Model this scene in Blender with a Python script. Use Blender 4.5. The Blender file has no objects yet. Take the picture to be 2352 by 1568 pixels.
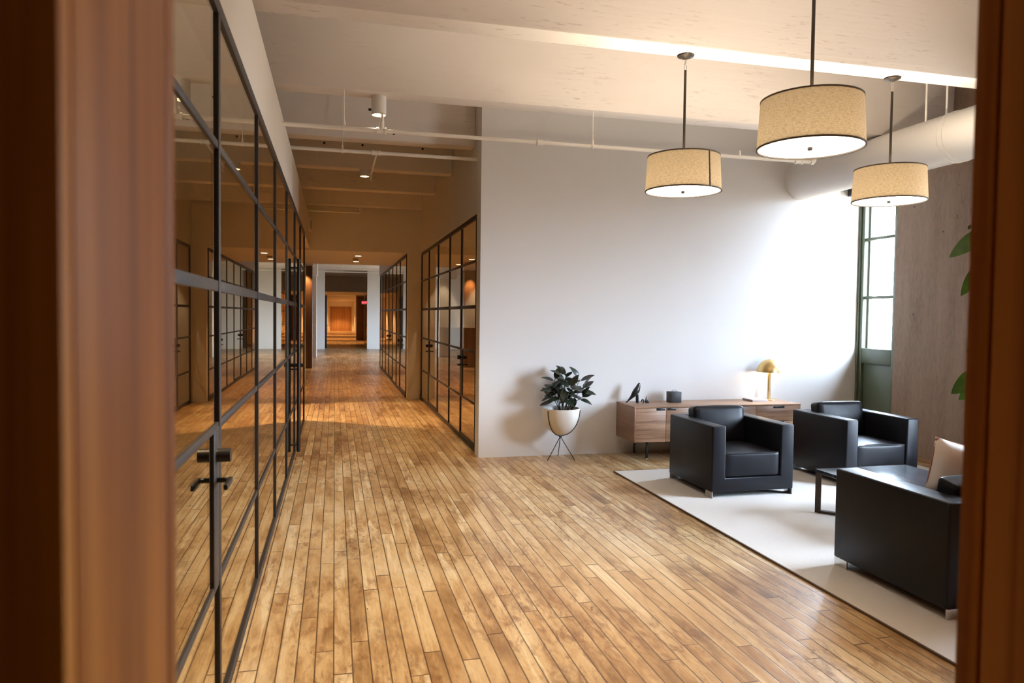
import bpy, bmesh, math, random
from mathutils import Vector, Matrix

sc = bpy.context.scene
COL = sc.collection
PI = math.pi

# ------------------------------------------------------------------ mesh helpers
def merge(bm, tmp):
    me = bpy.data.meshes.new('tmp'); tmp.to_mesh(me); tmp.free()
    bm.from_mesh(me); bpy.data.meshes.remove(me)

def box(bm, x0, x1, y0, y1, z0, z1, bev=0.0, seg=2):
    t = bmesh.new()
    bmesh.ops.create_cube(t, size=1.0)
    for v in t.verts:
        v.co = Vector(((x0+x1)/2+v.co.x*(x1-x0), (y0+y1)/2+v.co.y*(y1-y0), (z0+z1)/2+v.co.z*(z1-z0)))
    if bev:
        bmesh.ops.bevel(t, geom=t.edges[:], offset=bev, segments=seg, profile=0.5, affect='EDGES')
    merge(bm, t)

def softbox(bm, x0, x1, y0, y1, z0, z1, r=0.03, crown=(0, 0, 0), cuts=10, M=None, wrinkle=0.0, seed=0):
    """rounded upholstery block; crown = how far each pair of faces bulges"""
    t = bmesh.new()
    bmesh.ops.create_cube(t, size=2.0)
    bmesh.ops.subdivide_edges(t, edges=t.edges[:], cuts=cuts, use_grid_fill=True)
    h = Vector(((x1-x0)/2, (y1-y0)/2, (z1-z0)/2)); c = Vector(((x0+x1)/2, (y0+y1)/2, (z0+z1)/2))
    rnd = random.Random(seed); ph = [rnd.uniform(0, 6.28) for _ in range(6)]
    for v in t.verts:
        u = v.co.copy()
        # push grid lines towards the edges so the rounding is well sampled
        u = Vector([math.copysign(abs(a)**0.75, a) for a in u])
        p = Vector((u.x*h.x, u.y*h.y, u.z*h.z))
        q = Vector([max(-(h[i]-r), min(h[i]-r, p[i])) for i in range(3)])
        d = p-q
        if d.length > 1e-9:
            p = q+d.normalized()*r
        f = [1-u.x*u.x, 1-u.y*u.y, 1-u.z*u.z]
        p.x += math.copysign(1, u.x)*crown[0]*max(0, f[1])*max(0, f[2])*abs(u.x)
        p.y += math.copysign(1, u.y)*crown[1]*max(0, f[0])*max(0, f[2])*abs(u.y)
        p.z += math.copysign(1, u.z)*crown[2]*max(0, f[0])*max(0, f[1])*abs(u.z)
        if wrinkle:
            n = math.sin(u.x*5+ph[0])*math.sin(u.y*6+ph[1])+0.6*math.sin(u.x*11+u.z*7+ph[2])*math.sin(u.z*9+ph[3])
            p += (p.normalized() if p.length else p)*wrinkle*n
        v.co = p+c
    if M is not None:
        bmesh.ops.transform(t, matrix=M, verts=t.verts)
    merge(bm, t)

def frames(pts):
    out = []; up = None
    n = len(pts)
    for i in range(n):
        a = pts[max(0, i-1)]; b = pts[min(n-1, i+1)]
        d = (b-a).normalized()
        if up is None:
            up = Vector((0, 0, 1)) if abs(d.z) < 0.9 else Vector((1, 0, 0))
        s = d.cross(up).normalized(); up = s.cross(d).normalized()
        out.append((s, up))
    return out

def tube(bm, pts, r, seg=12, caps=True):
    pts = [Vector(p) for p in pts]
    rs = r if isinstance(r, (list, tuple)) else [r]*len(pts)
    fr = frames(pts); rings = []
    for p, (s, u), rr in zip(pts, fr, rs):
        rings.append([bm.verts.new(p+s*math.cos(2*PI*k/seg)*rr+u*math.sin(2*PI*k/seg)*rr) for k in range(seg)])
    for a, b in zip(rings, rings[1:]):
        for k in range(seg):
            bm.faces.new((a[k], a[(k+1) % seg], b[(k+1) % seg], b[k]))
    if caps:
        bm.faces.new(rings[0][::-1]); bm.faces.new(rings[-1])

def lathe(bm, prof, c=(0, 0, 0), seg=48, close=False):
    c = Vector(c); rings = []
    for r, z in prof:
        if r < 1e-6:
            rings.append([bm.verts.new(c+Vector((0, 0, z)))])
        else:
            rings.append([bm.verts.new(c+Vector((r*math.cos(2*PI*k/seg), r*math.sin(2*PI*k/seg), z))) for k in range(seg)])
    pairs = list(zip(rings, rings[1:]))
    if close:
        pairs.append((rings[-1], rings[0]))
    for a, b in pairs:
        for k in range(seg):
            k2 = (k+1) % seg
            if len(a) == 1 and len(b) == 1: continue
            if len(a) == 1: bm.faces.new((a[0], b[k2], b[k]))
            elif len(b) == 1: bm.faces.new((a[k], a[k2], b[0]))
            else: bm.faces.new((a[k], a[k2], b[k2], b[k]))

def prism(bm, outline, d0, d1, axis='y', bev=0.0, seg=2):
    """outline in the plane across axis (x,z for y; x,y for z; y,z for x)"""
    t = bmesh.new()
    def P(a, b, d):
        return {'y': (a, d, b), 'z': (a, b, d), 'x': (d, a, b)}[axis]
    A = [t.verts.new(P(a, b, d0)) for a, b in outline]; B = [t.verts.new(P(a, b, d1)) for a, b in outline]
    n = len(A)
    t.faces.new(A); t.faces.new(B[::-1])
    for i in range(n):
        t.faces.new((A[i], B[i], B[(i+1) % n], A[(i+1) % n]))
    bmesh.ops.recalc_face_normals(t, faces=t.faces[:])
    if bev:
        bmesh.ops.bevel(t, geom=t.edges[:], offset=bev, segments=seg, profile=0.5, affect='EDGES')
    merge(bm, t)

def obj(name, bm, m, parent=None, smooth=35):
    bmesh.ops.recalc_face_normals(bm, faces=bm.faces[:])
    if parent is not None:                       # geometry is written in room coordinates
        bmesh.ops.transform(bm, matrix=WORLD[parent.name].inverted(), verts=bm.verts)
    me = bpy.data.meshes.new(name); bm.to_mesh(me); bm.free()
    if smooth:
        me.polygons.foreach_set('use_smooth', [True]*len(me.polygons))
        me.set_sharp_from_angle(angle=math.radians(smooth))
    o = bpy.data.objects.new(name, me); COL.objects.link(o)
    me.materials.append(m)
    WORLD[o.name] = WORLD[parent.name].copy() if parent is not None else Matrix.Identity(4)
    if parent is not None:
        o.parent = parent
    return o

WORLD = {}
def thing(name, label, cat, loc=(0, 0, 0), group=None, rz=0.0):
    o = bpy.data.objects.new(name, None); COL.objects.link(o)
    o.empty_display_size = 0.1
    o.location = loc; o.rotation_euler = (0, 0, rz)
    WORLD[o.name] = Matrix.Translation(Vector(loc)) @ Matrix.Rotation(rz, 4, 'Z')
    o['label'] = label; o['category'] = cat
    if group: o['group'] = group
    return o

def origin_to(o, loc):
    loc = Vector(loc)
    o.data.transform(Matrix.Translation(-loc)); o.location = loc
    return o

def tag(o, label, cat, group=None, loc=None):
    o['label'] = label; o['category'] = cat
    if group: o['group'] = group
    if loc is not None: origin_to(o, loc)
    return o

def struct(name, bm, m, parent=None, smooth=35):
    o = obj(name, bm, m, parent, smooth)
    if parent is None: o['kind'] = 'structure'
    return o

def copy_thing(src, loc, label, rz=None):
    r = src.copy(); COL.objects.link(r); r.location = loc; r['label'] = label
    if rz is not None: r.rotation_euler = (0, 0, rz)
    def rec(a, b):
        for ch in list(a.children):
            c = ch.copy(); COL.objects.link(c); c.parent = b
            rec(ch, c)
    rec(src, r)
    return r

def B(*a, **k):
    bm = bmesh.new(); box(bm, *a, **k); return bm
def T(*a, **k):
    bm = bmesh.new(); tube(bm, *a, **k); return bm

# ------------------------------------------------------------------ material helpers
class Mat:
    def __init__(self, name):
        self.m = bpy.data.materials.new(name); self.m.use_nodes = True
        self.nt = self.m.node_tree; self.nt.nodes.clear()
        self.out = self.nt.nodes.new('ShaderNodeOutputMaterial')
    def n(self, t, ins=None, **at):
        nd = self.nt.nodes.new('ShaderNode'+t)
        for k, v in at.items(): setattr(nd, k, v)
        for k, v in (ins or {}).items():
            s = nd.inputs[k]
            if isinstance(v, bpy.types.NodeSocket): self.nt.links.new(v, s)
            else: s.default_value = v
        return nd
    def math(self, op, a, b=0.0, c=0.0, clamp=False):
        nd = self.n('Math', {0: a, 1: b, 2: c}, operation=op); nd.use_clamp = clamp
        return nd.outputs[0]
    def vec(self, op, a, b=(0, 0, 0)):
        return self.n('VectorMath', {0: a, 1: b}, operation=op).outputs[0]
    def ramp(self, f, stops):
        nd = self.n('ValToRGB', {0: f}); e = nd.color_ramp.elements
        while len(e) < len(stops): e.new(0.5)
        for el, (p, c) in zip(e, stops):
            el.position = p; el.color = (*c, 1) if len(c) == 3 else c
        return nd.outputs[0]
    def mix(self, f, a, b, mode='MIX'):
        nd = self.n('Mix', data_type='RGBA', blend_type=mode)
        for i, v in ((0, f), (6, a), (7, b)):
            if isinstance(v, bpy.types.NodeSocket): self.nt.links.new(v, nd.inputs[i])
            else: nd.inputs[i].default_value = v if i == 0 else ((*v, 1) if len(v) == 3 else v)
        return nd.outputs[2]
    def noise(self, co, scale, detail=3, rough=0.5, dist=0.0):
        return self.n('TexNoise', {'Vector': co, 'Scale': scale, 'Detail': detail, 'Roughness': rough, 'Distortion': dist}).outputs[0]
    def scaled(self, co, s):
        return self.vec('MULTIPLY', co, s)
    def pos(self): return self.n('NewGeometry').outputs['Position']
    def oco(self): return self.n('TexCoord').outputs['Object']
    def bump(self, h, strength=0.3, dist=0.01):
        return self.n('Bump', {'Height': h, 'Strength': strength, 'Distance': dist}).outputs[0]
    def bsdf(self, **k):
        ins = {}
        names = dict(color='Base Color', rough='Roughness', metal='Metallic', normal='Normal', coat='Coat Weight',
                     coat_rough='Coat Roughness', spec='Specular IOR Level', sheen='Sheen Weight', emit='Emission Color',
                     estr='Emission Strength', trans='Transmission Weight', ior='IOR', aniso='Anisotropic')
        for a, v in k.items():
            if a in ('color', 'emit') and not isinstance(v, bpy.types.NodeSocket) and len(v) == 3: v = (*v, 1)
            ins[names[a]] = v
        b = self.n('BsdfPrincipled', ins)
        self.nt.links.new(b.outputs[0], self.out.inputs[0])
        return b

def plain(name, color, rough=0.5, **k):
    m = Mat(name); m.bsdf(color=color, rough=rough, **k); return m.m

# painted plaster wall
def mk_plaster(name, col):
    m = Mat(name); p = m.pos()
    n1 = m.noise(p, 1.3, 3); n2 = m.noise(p, 60, 2)
    c = m.mix(m.math('MULTIPLY', n1, 0.10), col, tuple(x*0.85 for x in col))
    m.bsdf(color=c, rough=0.62, spec=0.35, normal=m.bump(n2, 0.06, 0.004)); return m.m
M_WALL = mk_plaster('white_wall_paint', (0.80, 0.79, 0.775))
M_BEIGE = mk_plaster('corridor_wall_paint', (0.74, 0.70, 0.64))
M_SAND = mk_plaster('sand_wall_paint', (0.66, 0.60, 0.52))

# painted board-marked concrete of the ceiling
def mk_ceiling():
    m = Mat('painted_concrete'); p = m.pos()
    boards = m.noise(m.scaled(p, (0.12, 1, 9.0)), 2.0, 2)
    blot = m.noise(m.scaled(p, (0.5, 1, 2)), 1.2, 4)
    pit_n = m.noise(m.scaled(p, (3.0, 9, 24)), 2.2, 6, 0.66)
    zone = m.noise(p, 0.9, 2)
    pit = m.math('MULTIPLY', m.ramp(pit_n, [(0.59, (0, 0, 0)), (0.66, (1, 1, 1))]), m.ramp(zone, [(0.45, (0, 0, 0)), (0.62, (1, 1, 1))]))
    c = m.mix(blot, (0.70, 0.655, 0.625), (0.80, 0.762, 0.738))
    c = m.mix(m.math('MULTIPLY', pit, 0.55), c, (0.42, 0.37, 0.32))
    h = m.math('ADD', m.math('MULTIPLY', boards, 0.7), m.math('MULTIPLY', pit, -1.0))
    m.bsdf(color=c, rough=0.6, spec=0.35, normal=m.bump(h, 0.35, 0.012)); return m.m
M_CEIL = mk_ceiling()

def mk_concrete():
    m = Mat('raw_board_formed_concrete'); p = m.pos()
    st = m.noise(m.scaled(p, (2, 5, 0.6)), 1.2, 4, 0.5)
    fine = m.noise(m.scaled(p, (30, 30, 8)), 1.5, 5, 0.7)
    blot = m.noise(p, 1.1, 3)
    f = m.math('ADD', m.math('MULTIPLY', st, 0.50), m.math('MULTIPLY', fine, 0.50))
    c = m.ramp(f, [(0.30, (0.150, 0.094, 0.060)), (0.5, (0.245, 0.165, 0.110)), (0.70, (0.33, 0.235, 0.165))])
    c = m.mix(m.math('MULTIPLY', blot, 0.5), c, (0.200, 0.130, 0.086))
    v = m.n('TexVoronoi', {'Vector': p, 'Scale': 7.0}).outputs[0]
    hole = m.math('MULTIPLY', m.ramp(v, [(0.07, (1, 1, 1)), (0.11, (0, 0, 0))]), m.ramp(m.noise(p, 1.7, 1), [(0.5, (0, 0, 0)), (0.56, (1, 1, 1))]))
    c = m.mix(m.math('MULTIPLY', hole, 0.8), c, (0.05, 0.036, 0.028))
    m.bsdf(color=c, rough=0.75, normal=m.bump(f, 0.35, 0.01)); return m.m
M_CONC = mk_concrete()

# old plank floor
def mk_floor():
    m = Mat('worn_varnished_plank_floor'); p = m.pos()
    s = m.n('SeparateXYZ', {0: p}); X, Y = s.outputs[0], s.outputs[1]
    W = 0.083
    u = m.math('DIVIDE', X, W); ix = m.math('FLOOR', u); fu = m.math('FRACT', u)
    r1 = m.n('TexWhiteNoise', {'W': ix}, noise_dimensions='1D').outputs[0]
    v = m.math('DIVIDE', m.math('ADD', Y, m.math('MULTIPLY', r1, 9.0)), m.math('ADD', 1.05, m.math('MULTIPLY', r1, 1.1)))
    iy = m.math('FLOOR', v); fv = m.math('FRACT', v)
    bid = m.n('CombineXYZ', {0: ix, 1: iy}).outputs[0]
    wn = m.n('TexWhiteNoise', {'Vector': bid}, noise_dimensions='3D'); r2 = wn.outputs[0]
    sw = m.n('SeparateXYZ', {0: wn.outputs[1]}); r3, r4 = sw.outputs[0], sw.outputs[1]
    off = m.vec('ADD', p, m.n('CombineXYZ', {0: 0.0, 1: 0.0, 2: m.math('MULTIPLY', r2, 37.0)}).outputs[0])
    # grain
    g = m.noise(m.scaled(off, (55, 2.2, 1)), 1.0, 5, 0.62, 0.4)
    g2 = m.noise(m.scaled(off, (150, 9, 1)), 1.0, 3, 0.6)
    # board tone with wandering stains
    st = m.noise(m.scaled(off, (9, 2.0, 1)), 0.9, 4, 0.62, 0.7)
    big = m.noise(m.scaled(p, (1.0, 0.7, 1)), 0.9, 4, 0.62, 0.5)
    tone = m.math('ADD', m.math('MULTIPLY', r2, 0.24), m.math('ADD', m.math('MULTIPLY', st, 1.0), m.math('ADD', m.math('MULTIPLY', big, 0.9), m.math('MULTIPLY', g, 0.26))))
    tone = m.math('MULTIPLY', m.math('SUBTRACT', tone, 0.73), 1.22)
    c = m.ramp(tone, [(0.08, (0.15, 0.075, 0.028)), (0.26, (0.30, 0.175, 0.070)), (0.46, (0.455, 0.280, 0.124)), (0.66, (0.59, 0.408, 0.204)), (0.94, (0.70, 0.53, 0.315))])
    # pale sapwood streaks on some boards
    sap = m.math('MULTIPLY', m.ramp(m.noise(m.scaled(off, (16, 0.8, 1)), 1.0, 2, 0.5, 0.8), [(0.56, (0, 0, 0)), (0.64, (1, 1, 1))]), m.ramp(r3, [(0.42, (0, 0, 0)), (0.52, (1, 1, 1))]))
    c = m.mix(m.math('MULTIPLY', sap, 0.8), c, (0.75, 0.60, 0.365))
    # red-brown worn patches with a fine cross texture
    zn = m.ramp(m.noise(m.scaled(p, (1.3, 0.9, 1)), 1.0, 3, 0.55, 0.4), [(0.40, (0, 0, 0)), (0.55, (1, 1, 1))])
    pt = m.ramp(m.noise(m.scaled(off, (17, 5.5, 1)), 1.0, 7, 0.74, 0.6), [(0.47, (0, 0, 0)), (0.62, (1, 1, 1))])
    cross = m.noise(m.scaled(p, (25, 160, 1)), 1.0, 3, 0.7)
    pt = m.math('MULTIPLY', m.math('MULTIPLY', zn, pt), m.math('ADD', 0.45, m.math('MULTIPLY', cross, 0.7)))
    c = m.mix(m.math('MULTIPLY', pt, 0.92, clamp=True), c, (0.190, 0.076, 0.023))
    # dark scuffed stains
    sn = m.noise(m.scaled(p, (3.2, 1.6, 1)), 1.0, 7, 0.72, 0.5)
    stain = m.math('MULTIPLY', m.ramp(sn, [(0.53, (0, 0, 0)), (0.66, (1, 1, 1))]), m.ramp(r4, [(0.30, (0.25, 0.25, 0.25)), (0.85, (1, 1, 1))]))
    c = m.mix(m.math('MULTIPLY', stain, 0.62), c, (0.11, 0.050, 0.021))
    ink = m.math('MULTIPLY', m.ramp(m.noise(m.scaled(p, (5, 2.2, 1)), 1.2, 8, 0.78), [(0.635, (0, 0, 0)), (0.70, (1, 1, 1))]), 0.6)
    c = m.mix(ink, c, (0.045, 0.034, 0.034))
    # nail holes
    vd = m.n('TexVoronoi', {'Vector': m.scaled(p, (12, 5.0, 0)), 'Scale': 1.0, 'Randomness': 1.0}).outputs[0]
    nail = m.math('MULTIPLY', m.ramp(vd, [(0.045, (1, 1, 1)), (0.075, (0, 0, 0))]), m.ramp(m.noise(p, 1.9, 1), [(0.42, (0, 0, 0)), (0.55, (1, 1, 1))]))
    c = m.mix(m.math('MULTIPLY', nail, 0.8), c, (0.04, 0.018, 0.008))
    c = m.mix(m.math('MULTIPLY', m.math('SUBTRACT', g2, 0.35), 0.55, clamp=True), c, (0.16, 0.075, 0.03))
    # seams
    eu = m.math('MULTIPLY', m.math('MINIMUM', fu, m.math('SUBTRACT', 1.0, fu)), W)
    ev = m.math('MINIMUM', fv, m.math('SUBTRACT', 1.0, fv))
    su = m.ramp(m.math('DIVIDE', eu, 0.0050, clamp=True), [(0.25, (1, 1, 1)), (0.95, (0, 0, 0))])
    sv = m.ramp(m.math('DIVIDE', ev, 0.0040, clamp=True), [(0.3, (1, 1, 1)), (1.0, (0, 0, 0))])
    seam = m.math('MAXIMUM', su, sv)
    c = m.mix(m.math('MULTIPLY', seam, 0.9), c, (0.055, 0.026, 0.011))
    h = m.math('SUBTRACT', m.math('MULTIPLY', g, 0.10), m.math('MULTIPLY', seam, 0.6))
    h = m.math('ADD', h, m.math('MULTIPLY', r3, 0.25))
    rgh = m.math('ADD', 0.24, m.math('MULTIPLY', sn, 0.16))
    m.bsdf(color=c, rough=rgh, spec=0.5, normal=m.bump(h, 0.30, 0.004)); return m.m
M_FLOOR = mk_floor()

def mk_wood(name, ca, cb, cc, axis='z', fine=40.0, rough=0.45, coat=0.0, spec=0.5, obj_co=True, stretch=0.045, contrast=1.0, broad=0.4):
    m = Mat(name); p = m.oco() if obj_co else m.pos()
    s = {'x': (stretch, 1, 1), 'y': (1, stretch, 1), 'z': (1, 1, stretch)}[axis]
    g = m.noise(m.scaled(p, tuple(fine*a for a in s)), 1.0, 6, 0.62, 0.6)
    low = m.noise(m.scaled(p, tuple(fine*0.28*a for a in s)), 1.0, 1, 0.4, 0.3)
    b = m.noise(m.scaled(p, tuple(fine*0.22*a for a in s)), 1.0, 3, 0.55, 0.8)
    f = m.math('ADD', m.math('MULTIPLY', g, 0.42*contrast), m.math('MULTIPLY', b, 0.5))
    f = m.math('ADD', f, m.math('MULTIPLY', m.math('SUBTRACT', low, 0.42), 0.9*broad))
    c = m.ramp(f, [(0.36, ca), (0.55, cb), (0.74, cc)])
    m.bsdf(color=c, rough=rough, coat=coat, spec=spec, normal=m.bump(g, 0.08, 0.003)); return m.m
M_JAMB = mk_wood('reddish_door_lining_wood', (0.15, 0.038, 0.006), (0.32, 0.096, 0.013), (0.54, 0.205, 0.036), 'z', 46, 0.5, 0.0, 0.10, obj_co=False, stretch=0.02, broad=1.0)
M_SIDE = mk_wood('sideboard_walnut', (0.17, 0.090, 0.050), (0.35, 0.205, 0.125), (0.52, 0.33, 0.21), 'x', 75, 0.42, 0.0, contrast=1.2)
M_SIDEY = mk_wood('sideboard_walnut_end', (0.19, 0.100, 0.058), (0.27, 0.150, 0.090), (0.37, 0.22, 0.135), 'y', 60, 0.42, 0.0)
M_TABLE = mk_wood('dark_streaked_tabletop', (0.010, 0.011, 0.014), (0.025, 0.028, 0.036), (0.11, 0.12, 0.15), 'x', 30, 0.22, 0.0, stretch=0.12)
M_BROWN = mk_wood('brown_column_wood', (0.11, 0.055, 0.026), (0.20, 0.105, 0.05), (0.30, 0.17, 0.09), 'z', 30, 0.55, obj_co=False)
M_ENDWOOD = mk_wood('orange_panel_wood', (0.30, 0.15, 0.06), (0.42, 0.22, 0.09), (0.50, 0.28, 0.13), 'z', 20, 0.5, obj_co=False)

M_STEEL = plain('blackened_steel_frame', (0.024, 0.019, 0.016), 0.45, spec=0.4)
M_BLACK = plain('black_metal', (0.010, 0.010, 0.010), 0.38)
M_ROD = plain('dark_bronze_rod', (0.045, 0.036, 0.028), 0.35, metal=0.6)
M_CHROME = plain('brushed_steel', (0.62, 0.61, 0.60), 0.28, metal=1.0)
M_PIPE = plain('white_painted_pipe', (0.86, 0.84, 0.80), 0.35)
M_DUCT = plain('white_painted_duct', (0.80, 0.79, 0.77), 0.38)
M_GREEN = plain('dark_green_window_paint', (0.085, 0.105, 0.066), 0.40)
M_PLASTICW = plain('white_plastic', (0.75, 0.74, 0.72), 0.4)
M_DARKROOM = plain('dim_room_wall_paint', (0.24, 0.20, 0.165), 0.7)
M_PAPER = plain('white_paper', (0.85, 0.84, 0.83), 0.7)
M_BOOKCOVER = plain('pale_book_cover', (0.80, 0.74, 0.76), 0.5)
M_SOIL = plain('potting_soil', (0.025, 0.017, 0.011), 0.9)
M_FIGURE = plain('black_lacquered_wood', (0.012, 0.012, 0.013), 0.30, coat=0.2)
M_TISSUEBOX = plain('charcoal_box_leather', (0.030, 0.031, 0.036), 0.5)

def mk_leather():
    m = Mat('black_leather'); p = m.oco()
    n = m.noise(p, 9, 3); f = m.noise(p, 240, 2, 0.6); w = m.noise(m.scaled(p, (1, 1, 2.5)), 14, 2, 0.5, 0.6)
    c = m.mix(n, (0.006, 0.006, 0.008), (0.011, 0.011, 0.014))
    h = m.math('ADD', m.math('MULTIPLY', f, 0.15), m.math('MULTIPLY', w, 0.45))
    m.bsdf(color=c, rough=m.math('ADD', 0.34, m.math('MULTIPLY', n, 0.08)), spec=0.22, normal=m.bump(h, 0.10, 0.006)); return m.m
M_LEATHER = mk_leather()

def mk_rug():
    m = Mat('cream_wool_rug'); p = m.pos()
    a = m.noise(m.scaled(p, (160, 260, 60)), 1.0, 3, 0.7); b = m.noise(p, 4.5, 4, 0.6)
    c = m.mix(a, (0.60, 0.55, 0.49), (0.80, 0.765, 0.715))
    c = m.mix(m.math('MULTIPLY', b, 0.35), c, (0.66, 0.60, 0.53))
    m.bsdf(color=c, rough=0.95, spec=0.1, sheen=0.2, normal=m.bump(a, 0.6, 0.006)); return m.m
M_RUG = mk_rug()
M_RUGEDGE = plain('brown_rug_binding', (0.10, 0.06, 0.035), 0.9)

def mk_linen():
    m = Mat('oatmeal_linen_shade'); p = m.oco()
    s = m.n('SeparateXYZ', {0: p}); ang = m.math('ARCTAN2', s.outputs[1], s.outputs[0])
    co = m.n('CombineXYZ', {0: m.math('MULTIPLY', ang, 0.31), 1: s.outputs[2], 2: 0.0}).outputs[0]
    hth = m.noise(m.scaled(co, (38, 260, 1)), 1.0, 3, 0.75); vth = m.noise(m.scaled(co, (260, 45, 1)), 1.0, 3, 0.75)
    f = m.math('ADD', m.math('MULTIPLY', hth, 0.6), m.math('MULTIPLY', vth, 0.4))
    c = m.ramp(f, [(0.36, (0.28, 0.24, 0.175)), (0.49, (0.50, 0.44, 0.35)), (0.62, (0.62, 0.57, 0.47))])
    d = m.n('BsdfDiffuse', {'Color': c}); t = m.n('BsdfTranslucent', {'Color': c})
    mx = m.n('MixShader', {0: 0.55, 1: d.outputs[0], 2: t.outputs[0]})
    m.nt.links.new(mx.outputs[0], m.out.inputs[0]); return m.m
M_LINEN = mk_linen()
M_SEAM = plain('dark_shade_seam', (0.10, 0.078, 0.055), 0.8)

def mk_emit(name, col, s):
    m = Mat(name); m.bsdf(color=(0.8, 0.8, 0.8), rough=0.5, emit=col, estr=s); return m.m
M_DIFF = mk_emit('lit_lamp_diffuser', (1.0, 0.90, 0.76), 6.0)
M_LAMPON = mk_emit('lit_downlight_lens', (1.0, 0.72, 0.42), 9.0)
M_EXIT = mk_emit('lit_red_sign_letters', (1.0, 0.06, 0.10), 3.0)

def mk_brass():
    m = Mat('brushed_brass'); p = m.oco(); n = m.noise(m.scaled(p, (3, 3, 90)), 2.0, 2)
    m.bsdf(color=(0.74, 0.52, 0.22), metal=1.0, rough=m.math('ADD', 0.34, m.math('MULTIPLY', n, 0.10))); return m.m
M_BRASS = mk_brass()

def mk_glass(name, tint, body):
    """thin clear pane: mirror part by angle, the rest passes straight through; only the outward face reflects"""
    m = Mat(name)
    fr = m.n('Fresnel', {'IOR': 1.52}).outputs[0]
    bf = m.n('NewGeometry').outputs['Backfacing']
    two = m.math('SUBTRACT', m.math('MULTIPLY', fr, 2.0), m.math('MULTIPLY', fr, fr))
    f = m.math('MULTIPLY', two, m.math('SUBTRACT', 1.0, bf), clamp=True)
    tr = m.n('BsdfTransparent', {'Color': (*tint, 1)})
    gl = m.n('BsdfGlossy', {'Color': (*body, 1), 'Roughness': 0.0})
    mx = m.n('MixShader', {0: f, 1: tr.outputs[0], 2: gl.outputs[0]})
    m.nt.links.new(mx.outputs[0], m.out.inputs[0]); return m.m
M_GLASS = mk_glass('partition_glass', (0.90, 0.915, 0.90), (1.0, 0.93, 0.80))
M_WGLASS = mk_glass('window_glass', (0.97, 0.985, 0.98), (0.95, 0.95, 0.95))
M_BOTTLE = mk_glass('clear_bottle_glass', (0.86, 0.90, 0.90), (1, 1, 1))

def mk_leaf(name, ca, cb, rough):
    m = Mat(name); n = m.noise(m.oco(), 14, 2)
    c = m.mix(n, ca, cb)
    b = m.n('BsdfPrincipled', {'Base Color': c, 'Roughness': rough, 'Specular IOR Level': 0.6})
    t = m.n('BsdfTranslucent', {'Color': c}); mx = m.n('MixShader', {0: 0.22, 1: b.outputs[0], 2: t.outputs[0]})
    m.nt.links.new(mx.outputs[0], m.out.inputs[0]); return m.m
M_RUBBER = mk_leaf('dark_rubber_plant_leaf', (0.010, 0.016, 0.010), (0.030, 0.042, 0.020), 0.30)
M_FIG = mk_leaf('bright_fig_leaf', (0.035, 0.075, 0.005), (0.085, 0.150, 0.012), 0.35)
M_STEM = plain('plant_stem', (0.07, 0.05, 0.028), 0.7)
M_POT = plain('cream_ceramic_pot', (0.80, 0.77, 0.70), 0.32)
M_PILLOW = plain('cream_cushion_cloth', (0.90, 0.87, 0.81), 0.85, sheen=0.3)
M_PILLOWB = plain('dusty_pink_cushion_cloth', (0.36, 0.17, 0.125), 0.9)

# ------------------------------------------------------------------ setting (metres; x right, y down the corridor, camera at y 0)
XL, XP, XR = -0.443, 1.572, 6.48      # left glass wall, right partition, outer wall
YW = 7.85                              # lounge end wall
ZB, ZS = 3.55, 4.25                    # joist undersides, slab

struct('floor', B(-7, 8, -4, 74, -0.2, 0), M_FLOOR, smooth=0)
struct('ceiling', B(-7, 8, -4, 74, ZS, ZS+0.2), M_CEIL, smooth=0)

def joist(yfar, x0, x1, w=0.215, holes=()):
    bm = bmesh.new()
    # slightly tapering sides as cast
    prism(bm, [(yfar-w, ZB), (yfar, ZB), (yfar+0.03, ZS), (yfar-w-0.03, ZS)], x0, x1, 'x', bev=0.012)
    bo = struct('ceiling_beam', bm, M_CEIL)
    for (x, z) in holes:      # open conduit ends cast into the near face
        yf = yfar-w-0.03*(z-ZB)/(ZS-ZB)
        obj('conduit_end', T([(x, yf-.004, z), (x, yf+.03, z)], .016, 16), M_BLACK, bo)
for yf in (1.54, 3.25, 4.98, 6.67):
    joist(yf, -4.5, XR)
HOLES = {8.43: ((0.372, 3.874), (0.637, 3.632)), 10.10: ((-0.143, 3.854), (0.353, 3.859), (1.157, 3.862))}
for yf in (8.43, 10.10, 11.77, 13.50):
    joist(yf, -4.5, XP, holes=HOLES.get(yf, ()))
for k in range(9):
    joist(19.0+k*1.75, -6, XR)
for yf in (35.0, 36.7, 38.4):
    joist(yf, -0.6, 1.6)

# lounge end wall and the wall above the right partition
struct('wall_end', B(XP, XR+0.05, YW, YW+0.22, 0, ZS), M_WALL, smooth=0)
struct('wall_partition_header', B(XP, XP+0.12, YW+0.22, 13.62, 2.772, ZS), M_BEIGE, smooth=0)
struct('wall_corridor_pier', B(1.336, 3.6, 13.62, 13.78, 0, ZS), M_BEIGE, smooth=0)
struct('wall_soffit_face', B(-0.62, 1.336, 13.62, 13.78, 2.76, ZS), M_BEIGE, smooth=0)
struct('ceiling_low', B(-1.2, 1.45, 13.78, 17.35, 2.76, 3.0), M_WALL, smooth=0)
struct('wall_soffit_back', B(-1.2, 6.4, 17.2, 17.35, 3.0, ZS), M_WALL, smooth=0)
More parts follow.
